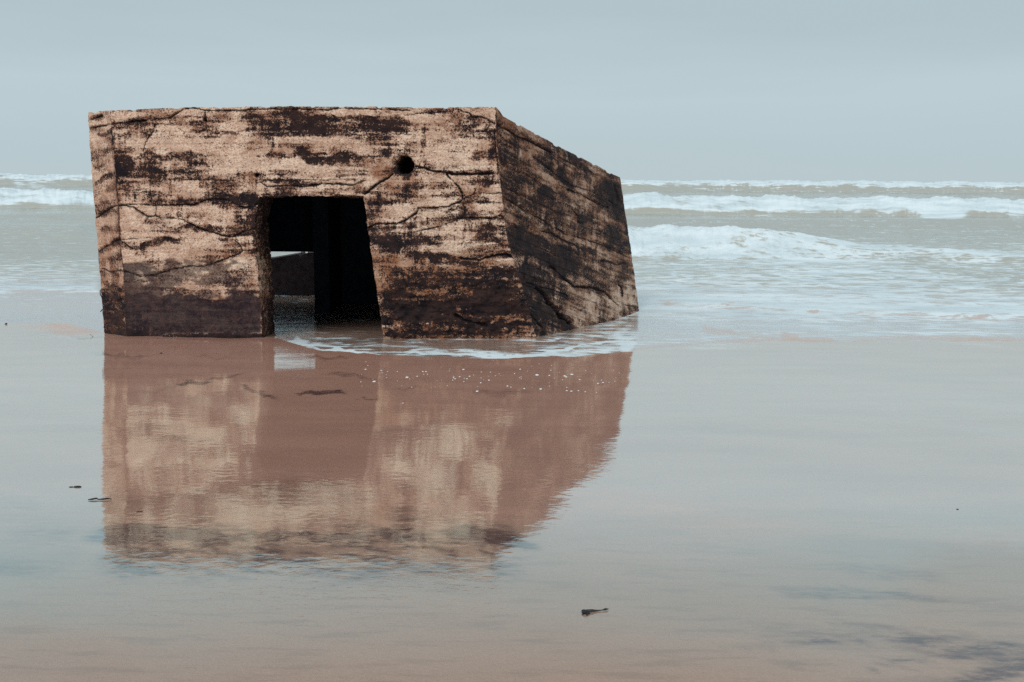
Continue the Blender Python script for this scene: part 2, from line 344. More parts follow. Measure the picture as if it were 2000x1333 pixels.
# ------------------------------------------------------------------ sea
EDGE = curve([(-1500, 632), (0, 636), (120, 634), (200, 652), (300, 652), (520, 655), (560, 671), (600, 685), (660, 692), (740, 699), (850, 705), (1000, 706), (1130, 701), (1230, 693),
              (1300, 684), (1400, 677), (1520, 672), (1640, 674), (1800, 670), (2000, 671), (3500, 668)], 0)
SEA_Z = -.15
def build_sea():
    cpx = np.concatenate([np.arange(-1400, -60, 14), np.arange(-60, 2060, 2.2), np.arange(2060, 3400, 14)])
    ey = EDGE(cpx) + 3.0 * (fbm(cpx / 40, cpx * 0, 3, 3) - .5) * 2
    E = on_beach(cpx, ey); c = E[:, 0] / E[:, 1]; Y0 = E[:, 1]
    g = np.concatenate([np.linspace(0, .05, 14)[:-1], np.exp(np.linspace(math.log(.05), math.log(4), 250))[:-1],
                        np.exp(np.linspace(math.log(4), math.log(500), 470))[:-1], np.geomspace(500, 15000, 16)])
    Y = Y0[None, :] + g[:, None]; X = c[None, :] * Y
    sz = sand_z(X, np.minimum(Y, 59.0))
    film = -.003 + .008 * sm(0, .5, g)[:, None] + .014 * sm(.2, 2.0, g)[:, None]
    a = sz + film; k = .03
    hh = np.clip(.5 + .5 * (a - SEA_Z) / k, 0, 1)
    Z = SEA_Z + (a - SEA_Z) * hh + k * hh * (1 - hh)
    P = np.stack([X, Y, Z], -1); u, v = project(P)
    hor = 349 + (u - 1000) * .0085
    deep = sm(13.0, 19.0, Y + .12 * X)
    near = sm(60, 18, Y)
    foam = np.full(Y.shape, .02)
    wob = lambda s, q: (fbm(X * s, Y * s * .2, q, 4) - .5) * 2
    # small chop
    Z = Z + deep * (.035 * (fbm(X * .9, Y * 2.2, 61, 4) - .5) * sm(200, 20, Y) + .22 * (fbm(X * .06, Y * .20, 62, 3) - .5) * sm(16, 40, Y))
    Z = Z + .006 * sm(.1, .8, g)[:, None] * (fbm(X * 3, Y * 7, 64, 3) - .5)
    # lacy foam fields behind the swash, right and left of the bunker
    fr = sm(900, 1290, u) * sm(468, 500, v) * sm(640, 600, v - (u - 1400) * .012)
    foam += fr * (.44 + .30 * wob(.35, 71)) * sm(2300, 1900, u + 0 * v)
    foam += sm(205, 180, u) * sm(488, 520, v) * sm(582, 560, v) * (.40 + .14 * wob(.5, 72))
    foam += sm(205, 180, u) * sm(398, 420, v) * sm(500, 470, v) * .12
    # inside step of a travelling bore: right, its lip, and a smooth pale apron before it
    lipR = 594 + (u - 1230) * .043 + 4 * wob(1.2, 73)
    foam += sm(1230, 1290, u) * (.30 * np.exp(-((v - lipR + 9) / 11) ** 2))
    Z = Z + sm(1230, 1290, u) * .035 * sm(lipR + 2, lipR - 4, v) * sm(560, 590, v)
    lipL = 571 + u * .010 + 3 * wob(1.3, 74)
    foam += sm(205, 190, u) * (.36 * np.exp(-((v - lipL + 5) / 6) ** 2)); Z = Z + sm(205, 190, u) * .03 * sm(lipL + 2, lipL - 4, v) * sm(535, 560, v)
    ap = sm(1215, 1270, u) * sm(lipR - 2, lipR + 8, v)
    foam += ap * (.22 + .16 * wob(1.0, 75)) * sm(695, 672, v)
    # brown patches of stirred sand
    brown = .55 * ellipses(u, v, [(1400, 648, 36, 9, .8, 8), (1300, 592, 26, 5, .8), (1545, 657, 22, 7, 1.0), (1590, 668, 60, 8, .9, 3), (1470, 655, 60, 7, .5, 5),
                            (1250, 697, 160, 5, .9, -4), (1480, 681, 90, 5, .8, -3), (1700, 672, 120, 5, .9), (1920, 668, 80, 5, .8), (1420, 598, 14, 3, .9), (1585, 612, 12, 3, .9), (1700, 617, 30, 3, .7, 3),
                            (1900, 624, 60, 3, .7, 2)], 7, 14)
    deep = np.clip(deep - brown, 0, 1); foam -= .35 * np.clip(brown, 0, 1)
    # swash in front of the door and along the front of the bunker
    sw = EDGE(u)
    d_in = sw - v                                            # picture rows behind the edge of the sheet
    inx = sm(545, 585, u) * sm(1270, 1180, u)
    lace = lambda q, a, b: 1 - sm(.0, .16, np.abs(fbm(X * a + 2 * wob(.6, q), Y * b, q, 4) - .5) * 2)
    foam += inx * .46 * np.exp(-((d_in - 8 - 5 * wob(2.0, 81)) / 8) ** 2) * (.15 + 1.35 * fbm(X * 1.8, Y * 3, 82, 4)) * sm(560, 640, u)
    foam += inx * .36 * np.exp(-((d_in - 24 - 6 * wob(1.4, 85)) / 4) ** 2) * (1.6 * fbm(X * 2, Y * 3, 86, 4)) * sm(590, 640, u)
    foam += inx * .95 * lace(83, 1.3, 2.2) * sm(0, 8, d_in) * sm(60, 22, d_in) * (.5 + .5 * sm(800, 1150, u))
    foam += sm(1235, 1330, u) * sm(690, 600, v) * sm(0, 5, d_in) * .40 * lace(84, .8, 1.2)
    foam += inx * .07 * sm(0, 6, d_in) * sm(50, 30, d_in) * sm(560, 600, u)
    foam += inx * .22 * sm(950, 1150, u) * sm(2, 10, d_in) * sm(75, 30, d_in)
    foam += ellipses(u, v, [(575, 668, 36, 9, .62), (570, 574, 60, 6, .9), (590, 590, 30, 4, .3), (640, 684, 70, 5, .4, 8), (700, 690, 60, 5, .35, 6), (620, 656, 40, 3, .25), (1010, 698, 90, 6, .45), (890, 690, 80, 5, .35),  # bright band inside the doorway is a reflection painted as foam
                            (1195, 625, 50, 16, .3, -20), (1170, 655, 60, 14, .3, -10), (1225, 660, 24, 30, .45), (1250, 600, 26, 14, .6)], 8, 15)
    deep = deep * (1 - .0 * inx)
    silt = np.clip(sm(1120, 1260, u) * np.exp(-((d_in - 8 - 7 * wob(.9, 87)) / 7) ** 2) * sm(.36, .66, fbm(X * 1.1, Y * 1.5, 88, 5)) * .5 + brown, 0, 1)
    foam += sm(1120, 1260, u) * .42 * np.exp(-((d_in - 19 - 6 * wob(.9, 87)) / 5) ** 2) * fbm(X * 1.5, Y, 89, 4) * 1.6
    foam -= .5 * silt
    # breakers
    def breaker(Yc, amp, front, back, fmask, rough, seed, ffront, fback):
        nonlocal Z, foam
        yc = Yc + front * .5 * (fbm(X * .25 / front ** .5, 0 * X, seed, 4) - .5)
        s = Y - yc
        prof = np.where(s < 0, sm(-front, 0, s), np.exp(-(s / back) ** 2))
        lump = 1 + rough * (fbm(X * 1.1 / front ** .5, 0 * X + seed, seed + 1, 4) - .5) * 2
        Z = Z + amp * prof * lump
        fz = fmask * sm(-ffront * 1.1, -ffront * .8, s + .25 * front * (fbm(X * 1.6 / front ** .5, Y * .6, seed + 2, 4) - .5)) * sm(fback, fback * .2, s)
        foam = np.maximum(foam, fz * (1.12 + .62 * (fbm(X * 2.2 / front ** .5, Y * 3 / front ** .5, seed + 4, 4) - .5) * 2))
        Z = Z + rough * .35 * amp * fz * (fbm(X * 3.5 / front ** .5, Y * 3.5 / front ** .5, seed + 3, 3) - .5) * 2
        Z = Z + .10 * amp * fz * (fbm(X * 7 / front ** .5, Y * 12 / front ** .5, seed + 5, 3) - .5) * 2
    r3 = sm(820, 1215, u) * sm(1880, 1400, u + 90 * (fbm(X * .6, Y * .3, 97, 3) - .5))
    r3a = sm(700, 1215, u) * (sm(2150, 1640, u) * .55 + .45)
    Y3 = 24.3 + 1.5 * sm(7.5, 12, X) * (X - 7.5) * -.25
    breaker(Y3, .64 * np.maximum(r3, .42 * r3a), 1.9, 1.6, r3 * .9 + .18 * (1 - r3) * r3a, .16, 101, 1.9, .9)
    # thin curling lip that runs on to the right of the third breaker
    foam += sm(1600, 1660, u) * .5 * np.exp(-((Y - (Y3 - .15)) / .22) ** 2)
    breaker(56.0, .95 * (.75 + .5 * fbm(X * .05, 0 * X, 21, 3)), 3.4, 5.0, np.ones_like(X) * (.8 + .35 * fbm(X * .1, 0 * X, 23, 2)), .26, 111, 2.5, 2.2)
    foam += ellipses(u, v, [(1840, 423, 55, 11, 1.0), (1780, 414, 60, 6, .6), (20, 385, 50, 12, .5, -8), (40, 360, 60, 8, .5, 10)], 8, 18)
    breaker(170.0, 1.75 * (.85 + .3 * fbm(X * .02, 0 * X, 22, 3)), 11, 16, np.ones_like(X), .16, 121, 5.0, 5.0)
    breaker(310.0, 1.6, 14, 22, sm(.48, .62, fbm(X * .012, 0 * X, 27, 3)) * .8, .2, 131, 5.0, 6.0)
    # low green-grey swell, left
    Z = Z + sm(200, 150, u) * .22 * np.exp(-((Y - 31) / 3.0) ** 2) + .18 * np.exp(-((Y - 42 - .05 * X) / 3.0) ** 2)
    fine = sm(70, 22, Y)
    Z = np.maximum(Z, sz + .002 * sm(.2, .5, g)[:, None] - .004)
    P = np.stack([X, Y, Z], -1)
    o = mesh_obj('sea_water', P, grid_faces(len(g), len(cpx), flip=True), M_SEA, None, True, dict(foam=np.clip(foam, 0, 1.6), deep=deep, fine=fine, silt=silt))
    return tag(o, 'grey-brown sea with rows of white breakers and a thin sheet of water over the sand', 'sea', kind='structure')
build_sea()

# ------------------------------------------------------------------ bunker
jag = lambda x, q, a=1.4: a * (fbm(x / 9.0, 0 * x, q, 4, .6) - .5) * 2
_cl = curve([(216, 200), (216, 222), (222, 300), (232, 400), (240, 520), (246, 640), (249, 720)])
_cr = curve([(968, 190), (968, 212), (969, 270), (975, 330), (985, 430), (992, 470), (1003, 510), (1020, 560), (1034, 610), (1046, 655), (1060, 720)][::1], 1)
_sl = curve([(172, 200), (172, 222), (176, 290), (183, 380), (190, 470), (197, 560), (205, 663), (208, 720)])
_cl = curve([(216, 200), (216, 222), (222, 300), (232, 400), (240, 520), (246, 640), (249, 720)])
def _mk(pts):
    p = np.array(pts, float); return lambda v: np.interp(v, p[:, 1], p[:, 0])
cornerL0 = _mk([(216, 200), (216, 222), (222, 300), (232, 400), (240, 520), (246, 640), (249, 720)])
cornerR0 = _mk([(968, 190), (968, 212), (969, 270), (975, 330), (985, 430), (992, 470), (1003, 510), (1020, 560), (1034, 610), (1046, 655), (1060, 720)])
silL0 = _mk([(172, 200), (172, 222), (176, 290), (183, 380), (190, 470), (197, 560), (205, 663), (208, 720)])
doorL0 = _mk([(507, 200), (507, 383), (503, 400), (497, 428), (499, 490), (507, 575), (512, 662), (515, 720)])
doorR0 = _mk([(708, 200), (710, 383), (716, 430), (723, 480), (735, 560), (750, 663), (757, 720)])
cornerL = lambda v: cornerL0(v) + jag(v, 1, 2.0)
cornerR = lambda v: cornerR0(v) + jag(v, 2, 2.4)
silL = lambda v: silL0(v) + jag(v, 3, 2.0)
doorL = lambda v: doorL0(v) + jag(v, 4, 2.6)
doorR = lambda v: doorR0(v) + jag(v, 5, 1.8)
def _mkx(pts):
    p = np.array(pts, float); return lambda u: np.interp(u, p[:, 0], p[:, 1])
top0 = _mkx([(172, 221), (200, 217), (260, 214), (375, 210), (440, 210), (560, 208), (730, 209), (830, 211), (900, 210), (966, 209), (968, 209)])
DIPS = [(186, 5, 3), (262, 7, 1.8), (346, 8, 2), (431, 5, 2.2), (520, 9, 1.8), (612, 5, 2), (668, 7, 1.6), (742, 5, 2.4), (812, 8, 1.8), (872, 6, 2.6), (925, 5, 1.6), (1012, 5, 3), (1047, 4, 2.5), (1086, 6, 3.6), (1131, 5, 3), (1160, 4, 2.2), (1189, 6, 3)]
dips = lambda u: sum(h * sm(w, w * .4, np.abs(u - c + .3 * h)) for c, w, h in DIPS)
topF = lambda u: top0(u) + dips(u) + jag(u, 6, 1.2) + 1.5 * (fbm(u / 45, 0 * u, 206, 3) - .5)
lintel = lambda u: 383 + jag(u, 7, 2.2) + .0 * u
topR0 = _mkx([(966, 209), (969, 210), (976, 218), (983, 228), (990, 232), (1040, 258), (1100, 291), (1160, 321), (1212, 348), (1222, 353)])
topR = lambda u: topR0(u) + dips(u) + jag(u, 8, 1.2) * sm(966, 975, u)
BOT = 712.0
def ss(a, b, x): return sm(a, b, x)

CR_F = [  # cracks: (points, half width, depth)
    ([(172, 237), (184, 231), (197, 226)], 1.6, .03),
    ([(175, 250), (200, 246), (230, 240), (262, 237), (290, 235), (330, 231), (343, 223), (358, 214), (375, 210)], 1.5, .03),
    ([(375, 210), (386, 213), (400, 216), (470, 216), (500, 214), (555, 213), (600, 214), (640, 215), (660, 212), (720, 213), (800, 216)], 1.2, .02),
    ([(305, 238), (300, 252), (294, 264), (284, 278), (279, 297)], .8, .012),
    ([(401, 216), (402, 246), (404, 256)], .9, .012),
    ([(225, 371), (240, 370), (252, 373), (290, 369)], .8, .01), ([(294, 350), (293, 370), (296, 396)], .7, .01),
    ([(188, 426), (200, 416), (214, 408), (225, 402), (245, 402), (260, 405), (275, 416), (283, 420), (289, 424), (303, 422), (315, 426), (345, 427), (360, 430), (372, 438), (388, 446), (410, 453), (440, 462), (455, 463), (478, 452), (498, 446), (520, 440)], 1.4, .025),
    ([(303, 395), (306, 412), (303, 422)], .8, .012), ([(289, 424), (283, 434)], .8, .01),
    ([(225, 402), (262, 399), (300, 402), (350, 401), (380, 400), (395, 393), (412, 389), (440, 390), (458, 397), (470, 403), (488, 405), (505, 398), (515, 395)], 1.3, .02),
    ([(193, 492), (205, 482), (218, 477), (232, 468), (246, 478), (258, 486)], 1.1, .02), ([(232, 468), (300, 465), (340, 467)], .6, .006),
    ([(460, 463), (466, 476), (474, 490), (468, 496), (450, 502), (425, 512), (400, 520), (375, 520), (340, 526), (300, 538), (275, 540), (255, 534), (238, 529), (215, 532), (200, 524)], 1.0, .018),
    ([(474, 490), (500, 490)], .7, .01),
    ([(768, 340), (756, 349), (742, 356), (728, 366), (712, 380)], 1.7, .04),
    ([(812, 325), (830, 329), (846, 334), (870, 337), (890, 341), (930, 341), (974, 338)], 2.2, .03),
    ([(872, 340), (880, 350), (888, 357), (896, 366), (902, 378), (904, 390), (898, 395), (888, 398), (876, 404), (850, 406), (828, 406), (818, 407), (813, 417), (800, 424), (790, 432), (775, 437), (755, 438), (735, 438), (718, 446)], 1.7, .035),
    ([(904, 390), (915, 384), (925, 380), (930, 368)], 1.0, .015), ([(895, 396), (984, 396)], .6, .006), ([(955, 379), (984, 376)], 1.0, .01),
    ([(904, 396), (908, 412), (905, 425)], .8, .01),
    ([(815, 452), (845, 446), (860, 443), (880, 434), (900, 426), (930, 425), (960, 428), (975, 422), (988, 424)], 1.2, .02), ([(958, 428), (955, 445)], .8, .01),
    ([(900, 216), (918, 222), (922, 230), (938, 228), (950, 233), (962, 240), (970, 244)], 1.5, .02),
    ([(790, 226), (830, 220), (880, 219)], .8, .01), ([(518, 352), (600, 352), (700, 350)], .5, .006),
    ([(510, 356), (520, 365), (560, 362), (590, 366), (630, 359), (690, 362), (712, 352)], 1.3, .015),
    ([(968, 240), (966, 275), (972, 320), (980, 370), (986, 405), (994, 460)], 1.0, .012),
    ([(217, 232), (221, 300), (231, 400), (233, 470), (240, 520)], .8, .010),
    ([(745, 261), (812, 263)], .6, .006), ([(765, 305), (700, 308)], .5, .005),
    ([(900, 505), (935, 508), (965, 500), (985, 497), (1003, 503)], 2.0, .03),
    ([(890, 617), (905, 625), (925, 630), (950, 636)], 3.0, .03),
]
CR_R = [
    ([(966, 240), (975, 246), (985, 251), (995, 256), (1010, 266), (1030, 273), (1050, 284), (1075, 297)], 1.5, .025),
    ([(967, 274), (980, 280), (1000, 290)], .9, .012), ([(972, 306), (990, 315), (1005, 324)], .8, .012),
    ([(1110, 371), (1140, 383), (1160, 395), (1180, 405), (1186, 405)], 1.2, .02),
    ([(1042, 306), (1065, 325), (1090, 345), (1120, 363), (1150, 372), (1175, 384), (1205, 402)], 1.0, .012),
    ([(1199, 362), (1204, 376), (1208, 390)], 1.6, .02), ([(1118, 410), (1127, 420), (1130, 434)], 1.5, .02),
    ([(985, 385), (1000, 394), (1020, 408), (1050, 424), (1085, 446), (1110, 460), (1140, 466), (1175, 478), (1200, 490), (1232, 506)], .9, .012),
    ([(1060, 452), (1078, 456), (1090, 464), (1110, 474), (1125, 478)], 1.2, .018),
    ([(1076, 520), (1095, 538), (1110, 549), (1121, 560), (1140, 562), (1157, 561), (1172, 566), (1184, 573), (1198, 588), (1207, 597)], 2.0, .03),
    ([(1050, 562), (1062, 576), (1074, 592), (1088, 608), (1100, 622), (1112, 632)], 4.0, .07),
    ([(1030, 552), (1055, 560), (1080, 566), (1110, 578)], 1.2, .02),
    ([(1175, 511), (1190, 511), (1205, 517), (1222, 514)], 1.0, .012), ([(1210, 492), (1222, 500), (1234, 506)], 1.0, .012),
    ([(1206, 392), (1218, 396)], 1.0, .012),
    ([(1210, 558), (1214, 562), (1216, 580)], 1.4, .02),
    ([(985, 560), (1010, 588), (1035, 612), (1060, 640)], 1.4, .02),
]
PALE_F = [([(515, 350), (620, 349), (700, 347)], .9, .8), ([(930, 329), (890, 326), (975, 326)], .9, .4), ([(842, 297), (912, 296)], .7, .5), ([(855, 278), (915, 271)], .9, .6),
          ([(748, 637), (790, 634), (842, 631)], 1.0, .9), ([(805, 608), (860, 606)], .7, .6), ([(905, 478), (975, 476)], 1.2, .7), ([(740, 400), (800, 398), (900, 392)], 1.0, .4),
          ([(970, 509), (1000, 506)], .8, .8), ([(975, 522), (995, 520)], .8, .8), ([(975, 533), (995, 531)], .7, .7), ([(995, 640), (900, 641)], .8, .35)]
PALE_R = [([(1012, 516), (1040, 524), (1062, 532)], .8, .8), ([(1078, 563), (1092, 568), (1110, 574), (1150, 584), (1180, 596)], 1.0, .7), ([(1005, 506), (1020, 530), (1034, 550)], 1.0, .5),
          ([(1040, 314), (1075, 335), (1105, 356)], 1.6, .4), ([(1060, 424), (1100, 446)], 1.2, .5), ([(1000, 400), (1060, 440)], 1.4, .35), ([(982, 292), (990, 308)], 4.0, .6), ([(1016, 292), (1020, 312)], 2.0, .7),
          ([(1104, 395), (1130, 410), (1135, 425)], .9, .6), ([(1120, 440), (1160, 455), (1190, 470)], 1.2, .35), ([(1120, 604), (1150, 612)], .9, .5), ([(1060, 540), (1072, 510)], 1.0, .4)]
DARK_F = [  # cx, cy, rx, ry, strength, tilt
    (240, 322, 24, 30, .75), (262, 325, 60, 28, .30), (330, 302, 70, 7, .55, -2), (345, 322, 70, 24, .28), (385, 308, 34, 14, .5), (395, 345, 40, 18, .22), (420, 365, 45, 18, .38), (440, 385, 70, 14, .4),
    (480, 390, 40, 14, .3), (395, 248, 34, 12, .30), (390, 257, 60, 3, .5, 2), (470, 256, 40, 4, .45, -4), (515, 245, 34, 26, .5), (575, 240, 70, 26, .46), (578, 235, 8, 40, .5), (650, 245, 70, 20, .55),
    (755, 245, 55, 20, .8), (690, 262, 60, 18, .35), (745, 280, 28, 28, .62), (560, 268, 70, 14, .25), (520, 302, 30, 6, .45, -12), (575, 303, 60, 10, .6), (640, 308, 70, 11, .9), (600, 228, 130, 6, .25),
    (620, 358, 100, 6, .55), (560, 372, 50, 8, .3), (690, 383, 60, 5, .3), (345, 398, 60, 8, .30), (600, 340, 90, 9, .22), (610, 380, 105, 5, .45),
    (785, 318, 26, 22, .5), (770, 345, 40, 14, .4), (735, 300, 30, 10, .2), (760, 372, 70, 16, .32), (740, 403, 20, 22, .45), (725, 425, 22, 18, .5), (750, 395, 40, 10, .2),
    (832, 290, 5, 50, .42), (822, 245, 6, 26, .3), (900, 240, 60, 12, .48), (935, 262, 50, 10, .4), (880, 272, 40, 6, .35), (940, 305, 34, 14, .5), (930, 345, 46, 9, .65), (940, 360, 34, 8, .5), (930, 390, 30, 10, .45), (900, 405, 16, 12, .3),
    (900, 253, 30, 6, .3), (940, 415, 30, 5, .3), (870, 380, 50, 5, .25), (850, 412, 40, 3, .25), (770, 462, 70, 26, .75), (850, 468, 90, 14, .62), (960, 458, 40, 20, .55), (930, 445, 60, 8, .25), (975, 480, 30, 12, .4),
    (845, 500, 40, 9, .45), (890, 508, 60, 6, .4, 10), (1000, 495, 40, 8, .6), (950, 500, 60, 4, .4), (760, 505, 40, 6, .2), (960, 545, 90, 32, .72), (830, 545, 90, 20, .40), (990, 590, 70, 34, .55, 20), (860, 580, 110, 20, .42), (780, 575, 40, 26, .3), (900, 610, 140, 20, .38), (800, 610, 60, 20, .25),
    (960, 635, 70, 12, .35), (820, 645, 80, 10, .2), (910, 628, 34, 6, .55, 18),
    (300, 478, 44, 9, .62, -14), (330, 470, 40, 8, .4, -10), (420, 448, 80, 7, .35, 4), (455, 462, 50, 5, .5), (350, 440, 60, 3, .2), (410, 430, 90, 5, .18), (460, 360, 50, 12, .2), (480, 430, 26, 34, .34), (488, 385, 20, 18, .3),
    (505, 470, 16, 60, .50), (500, 410, 14, 30, .35), (250, 245, 50, 10, .22), (205, 232, 14, 8, .35), (300, 222, 90, 6, .22), (365, 240, 30, 10, .1), (470, 230, 60, 8, .2), (430, 380, 30, 10, .25), (255, 400, 40, 6, .3), (300, 392, 40, 9, .3),
    (268, 415, 40, 4, .1), (285, 350, 40, 3, .25), (660, 228, 90, 4, .2), (880, 225, 60, 5, .2), (715, 340, 20, 12, .2), (560, 345, 60, 4, .15), (960, 270, 12, 40, .25), (955, 470, 60, 12, .3),
]
LIGHT_F = [(560, 322, 46, 10, .6), (640, 326, 50, 5, .3), (712, 296, 22, 10, .55), (882, 300, 45, 26, .5), (870, 330, 60, 6, .4), (860, 394, 60, 6, .3), (868, 417, 45, 10, .55), (968, 378, 18, 12, .55), (965, 405, 26, 7, .2), (870, 440, 60, 7, .3),
           (890, 488, 46, 10, .4), (920, 505, 40, 8, .5, 12), (950, 480, 36, 8, .35), (880, 520, 40, 7, .5, 12), (790, 515, 60, 4, .3), (410, 340, 60, 14, .4), (450, 315, 45, 20, .35), (290, 275, 60, 18, .3), (300, 430, 70, 20, .3), (400, 478, 90, 7, .3, -4), (300, 440, 60, 20, .2),
           (335, 500, 30, 5, .3), (390, 275, 70, 9, .25), (500, 320, 36, 20, .35), (640, 378, 70, 6, .15), (430, 438, 30, 8, .2)]
RUST_F = [(740, 530, 60, 60, .6), (850, 520, 150, 30, .7), (820, 560, 120, 50, .75), (900, 620, 160, 50, .9), (790, 640, 60, 30, .9), (930, 500, 60, 20, .5), (970, 480, 40, 14, .6), (770, 345, 50, 30, .5), (780, 380, 60, 16, .5), (850, 250, 40, 26, .4), (960, 290, 30, 26, .5),
          (520, 540, 30, 120, .35), (470, 500, 40, 14, .5), (400, 500, 60, 18, .5), (460, 375, 60, 40, .2), (200, 330, 30, 90, .25), (215, 450, 30, 60, .4), (560, 290, 90, 12, .35), (730, 330, 50, 24, .35), (940, 375, 40, 6, .5), (420, 590, 20, 12, .7), (640, 280, 90, 10, .2)]
def wet_front(u, v):
    w = fbm(u / 26, v / 22, 41, 4) - .5
    w2 = fbm(u / 9, v / 9, 43, 3) - .5
    e = v + 34 * w + 14 * w2
    lo = sm(570, 580, e + 3 * np.sin(u / 18)) * sm(236, 242, u + 4 * w) * sm(514, 506, u + 10 * w)
    edge = 508 - 13 * np.exp(-((u - 345) / 16) ** 2) + 6 * sm(300, 240, u)
    up = sm(edge - 2, edge + 3, v + 5 * w) * sm(500, 470, u + 14 * w)
    bl = sm(300, 345, u + 60 * w)
    aL = 1 - .85 * sm(.54, .64, fbm(u / 30, v / 20, 47, 4)) * sm(250, 300, u)
    aR = .75 * sm(.40, .54, fbm(u / 30, v / 18, 48, 4) + .10 * sm(540, 515, v))
    amt = aL * (1 - bl) + aR * bl
    return np.clip(np.maximum(lo * .95, up * amt * .85) * sm(236, 241, u + 3 * w), 0, 1)

rs = np.random.RandomState(4)
def scribbles(boxes, n):
    """fine pale rootlets and salt veins that cling to the damp patches"""
    L = []
    for _ in range(n):
        x0, y0, x1, y1 = boxes[rs.randint(len(boxes))]
        x, y = rs.uniform(x0, x1), rs.uniform(y0, y1); a = rs.uniform(0, 6.28); p = [(x, y)]
        for _ in range(rs.randint(3, 8)):
            a += rs.normal(0, .7); x += 5.5 * math.cos(a); y += 4.5 * math.sin(a); p.append((x, y))
        L.append((p, rs.uniform(.35, .6), rs.uniform(.35, .8)))
    return L
def lines(u, v, L, soft=1.0, jit=1.5, seed=91):
    du = jit * (fbm(u / 5, v / 5, seed, 3) - .5) * 2; dv = jit * (fbm(u / 5 + 30, v / 5, seed + 1, 3) - .5) * 2
    uu, vv = u + du, v + dv; m = np.zeros(u.shape); near = np.full(u.shape, 1e9); dep = np.zeros(u.shape)
    for pts, w, st in L:
        q = np.array(pts); pad = 26
        s = (uu > q[:, 0].min() - pad) & (uu < q[:, 0].max() + pad) & (vv > q[:, 1].min() - pad) & (vv < q[:, 1].max() + pad)
        if not s.any(): continue
        d = polydist(uu[s], vv[s], pts)
        ww = w * 1.5 * np.clip(-.35 + 2.2 * fbm(uu[s] / 12, vv[s] / 12, seed + 2, 3), .1, 1.3)
        k = (1 - sm(ww * .45, ww * .45 + soft * (.5 + .4 * ww), d)) * np.clip(.35 + ww, 0, 1)
        m[s] = np.maximum(m[s], k); dep[s] = np.maximum(dep[s], k * st); near[s] = np.minimum(near[s], d)
    return m, dep, near

def front_attrs(u, v):
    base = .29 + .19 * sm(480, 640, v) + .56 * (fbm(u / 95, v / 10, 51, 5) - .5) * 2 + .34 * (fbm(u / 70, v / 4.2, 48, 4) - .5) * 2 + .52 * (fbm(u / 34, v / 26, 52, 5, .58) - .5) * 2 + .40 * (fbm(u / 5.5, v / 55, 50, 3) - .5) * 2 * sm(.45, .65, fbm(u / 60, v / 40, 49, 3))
    row = np.floor((v + 3 * (fbm(u / 60, v / 60, 53, 2) - .5)) / 23.5)
    base = base + .16 * (_hash(row, np.floor(u / 170 + .37 * row), 54) - .5)
    f = ellipses(u, v, DARK_F, 13, 55); l = ellipses(u, v, LIGHT_F, 9, 56)
    dark = base + np.minimum(f, .95) * .78 - l * .50
    # rough eroded foot, right of the door
    foot = sm(505, 545, v + 24 * (fbm(u / 40, v / 40, 57, 3) - .5)) * sm(735, 750, u)
    dark = dark + foot * (.30 + .5 * (fbm(u / 9, v / 5, 58, 4) - .5) * 2)
    frac = (v % 23.5) / 23.5
    dark = dark + .10 * sm(.9, .99, fbm(u / 45, row, 59, 2) + .35 * (np.abs(frac - .5) > .46))
    rust = np.clip(ellipses(u, v, RUST_F, 14, 60) + .18 * fbm(u / 50, v / 20, 61, 4) + .35 * foot, 0, 1)
    mk, dep, near = lines(u, v, CR_F)
    dark = dark + .26 * np.exp(-near / 5.0) * fbm(u / 18, v / 18, 62, 3) * 1.6
    pm, _, _ = lines(u, v, PALE_F + SCR_F, .8, 1.0, 95)
    pdep = np.zeros(u.shape)
    wet = wet_front(u, v)
    foot_black = sm(648, 658, v + 8 * (fbm(u / 22, v / 10, 63, 3) - .5)) * sm(560, 540, u) + sm(636, 652, v) * sm(300, 270, u)
    dark = dark + .7 * foot_black
    wet = wet * (1 - .8 * np.clip(foot_black, 0, 1))
    # openings through the front and tie holes
    pit = np.zeros(u.shape); hole = np.zeros(u.shape)
    for cx, cy, r, dp in [(791, 322, 18, .42), (501, 342, 4.2, .12), (400, 234, 3.6, .08), (503, 411, 4.5, .03), (738, 405, 6, .02), (735, 398, 5, .02)]:
        du, dv = u - cx, v - cy
        th = np.arctan2(dv, du); rr = r * (1 + .28 * (fbm(2.2 * np.cos(th) + 9, 2.2 * np.sin(th) + cx, 64, 3) - .5) * 2)
        e = np.hypot(du, dv) / rr
        pit = np.maximum(pit, dp * (1 - sm(.86, 1.02, e))); hole = np.maximum(hole, (1 - sm(.8, 1.0, e)) * (1.0 if dp > .05 else .6))
    crack = np.clip(np.maximum(mk * .96, hole), 0, 1)
    # relief (metres, + = outwards)
    disp = .010 * (fbm(u / 40, v / 40, 65, 5) - .5) * 2 + .004 * (fbm(u / 4, v / 3, 66, 3) - .5) * 2
    disp = disp + .004 * (_hash(row, 0 * row, 67) - .5) - .004 * sm(.46, .5, np.abs(frac - .5))
    disp = disp + foot * (.035 * (fbm(u / 14, v / 9, 68, 5, .6) - .5) * 2 + .02)
    disp = disp - dep - pit - .008 * sm(.35, .6, f) 
    disp = disp - .012 * wet * sm(508, 516, v)
    return dark, rust, np.clip(pm * .75 + .55 * l * fbm(u / 12, v / 5, 69, 4), 0, 1) * (1 - crack), crack, wet, disp
SCR_F = scribbles([(228, 300, 415, 350)] * 3 + [(725, 438, 800, 488)] * 3 + [(430, 500, 505, 540)] * 3 + [(870, 238, 965, 270)] * 2 + [(420, 470, 500, 545), (800, 455, 905, 482), (500, 225, 760, 275), (240, 510, 330, 560)], 120)

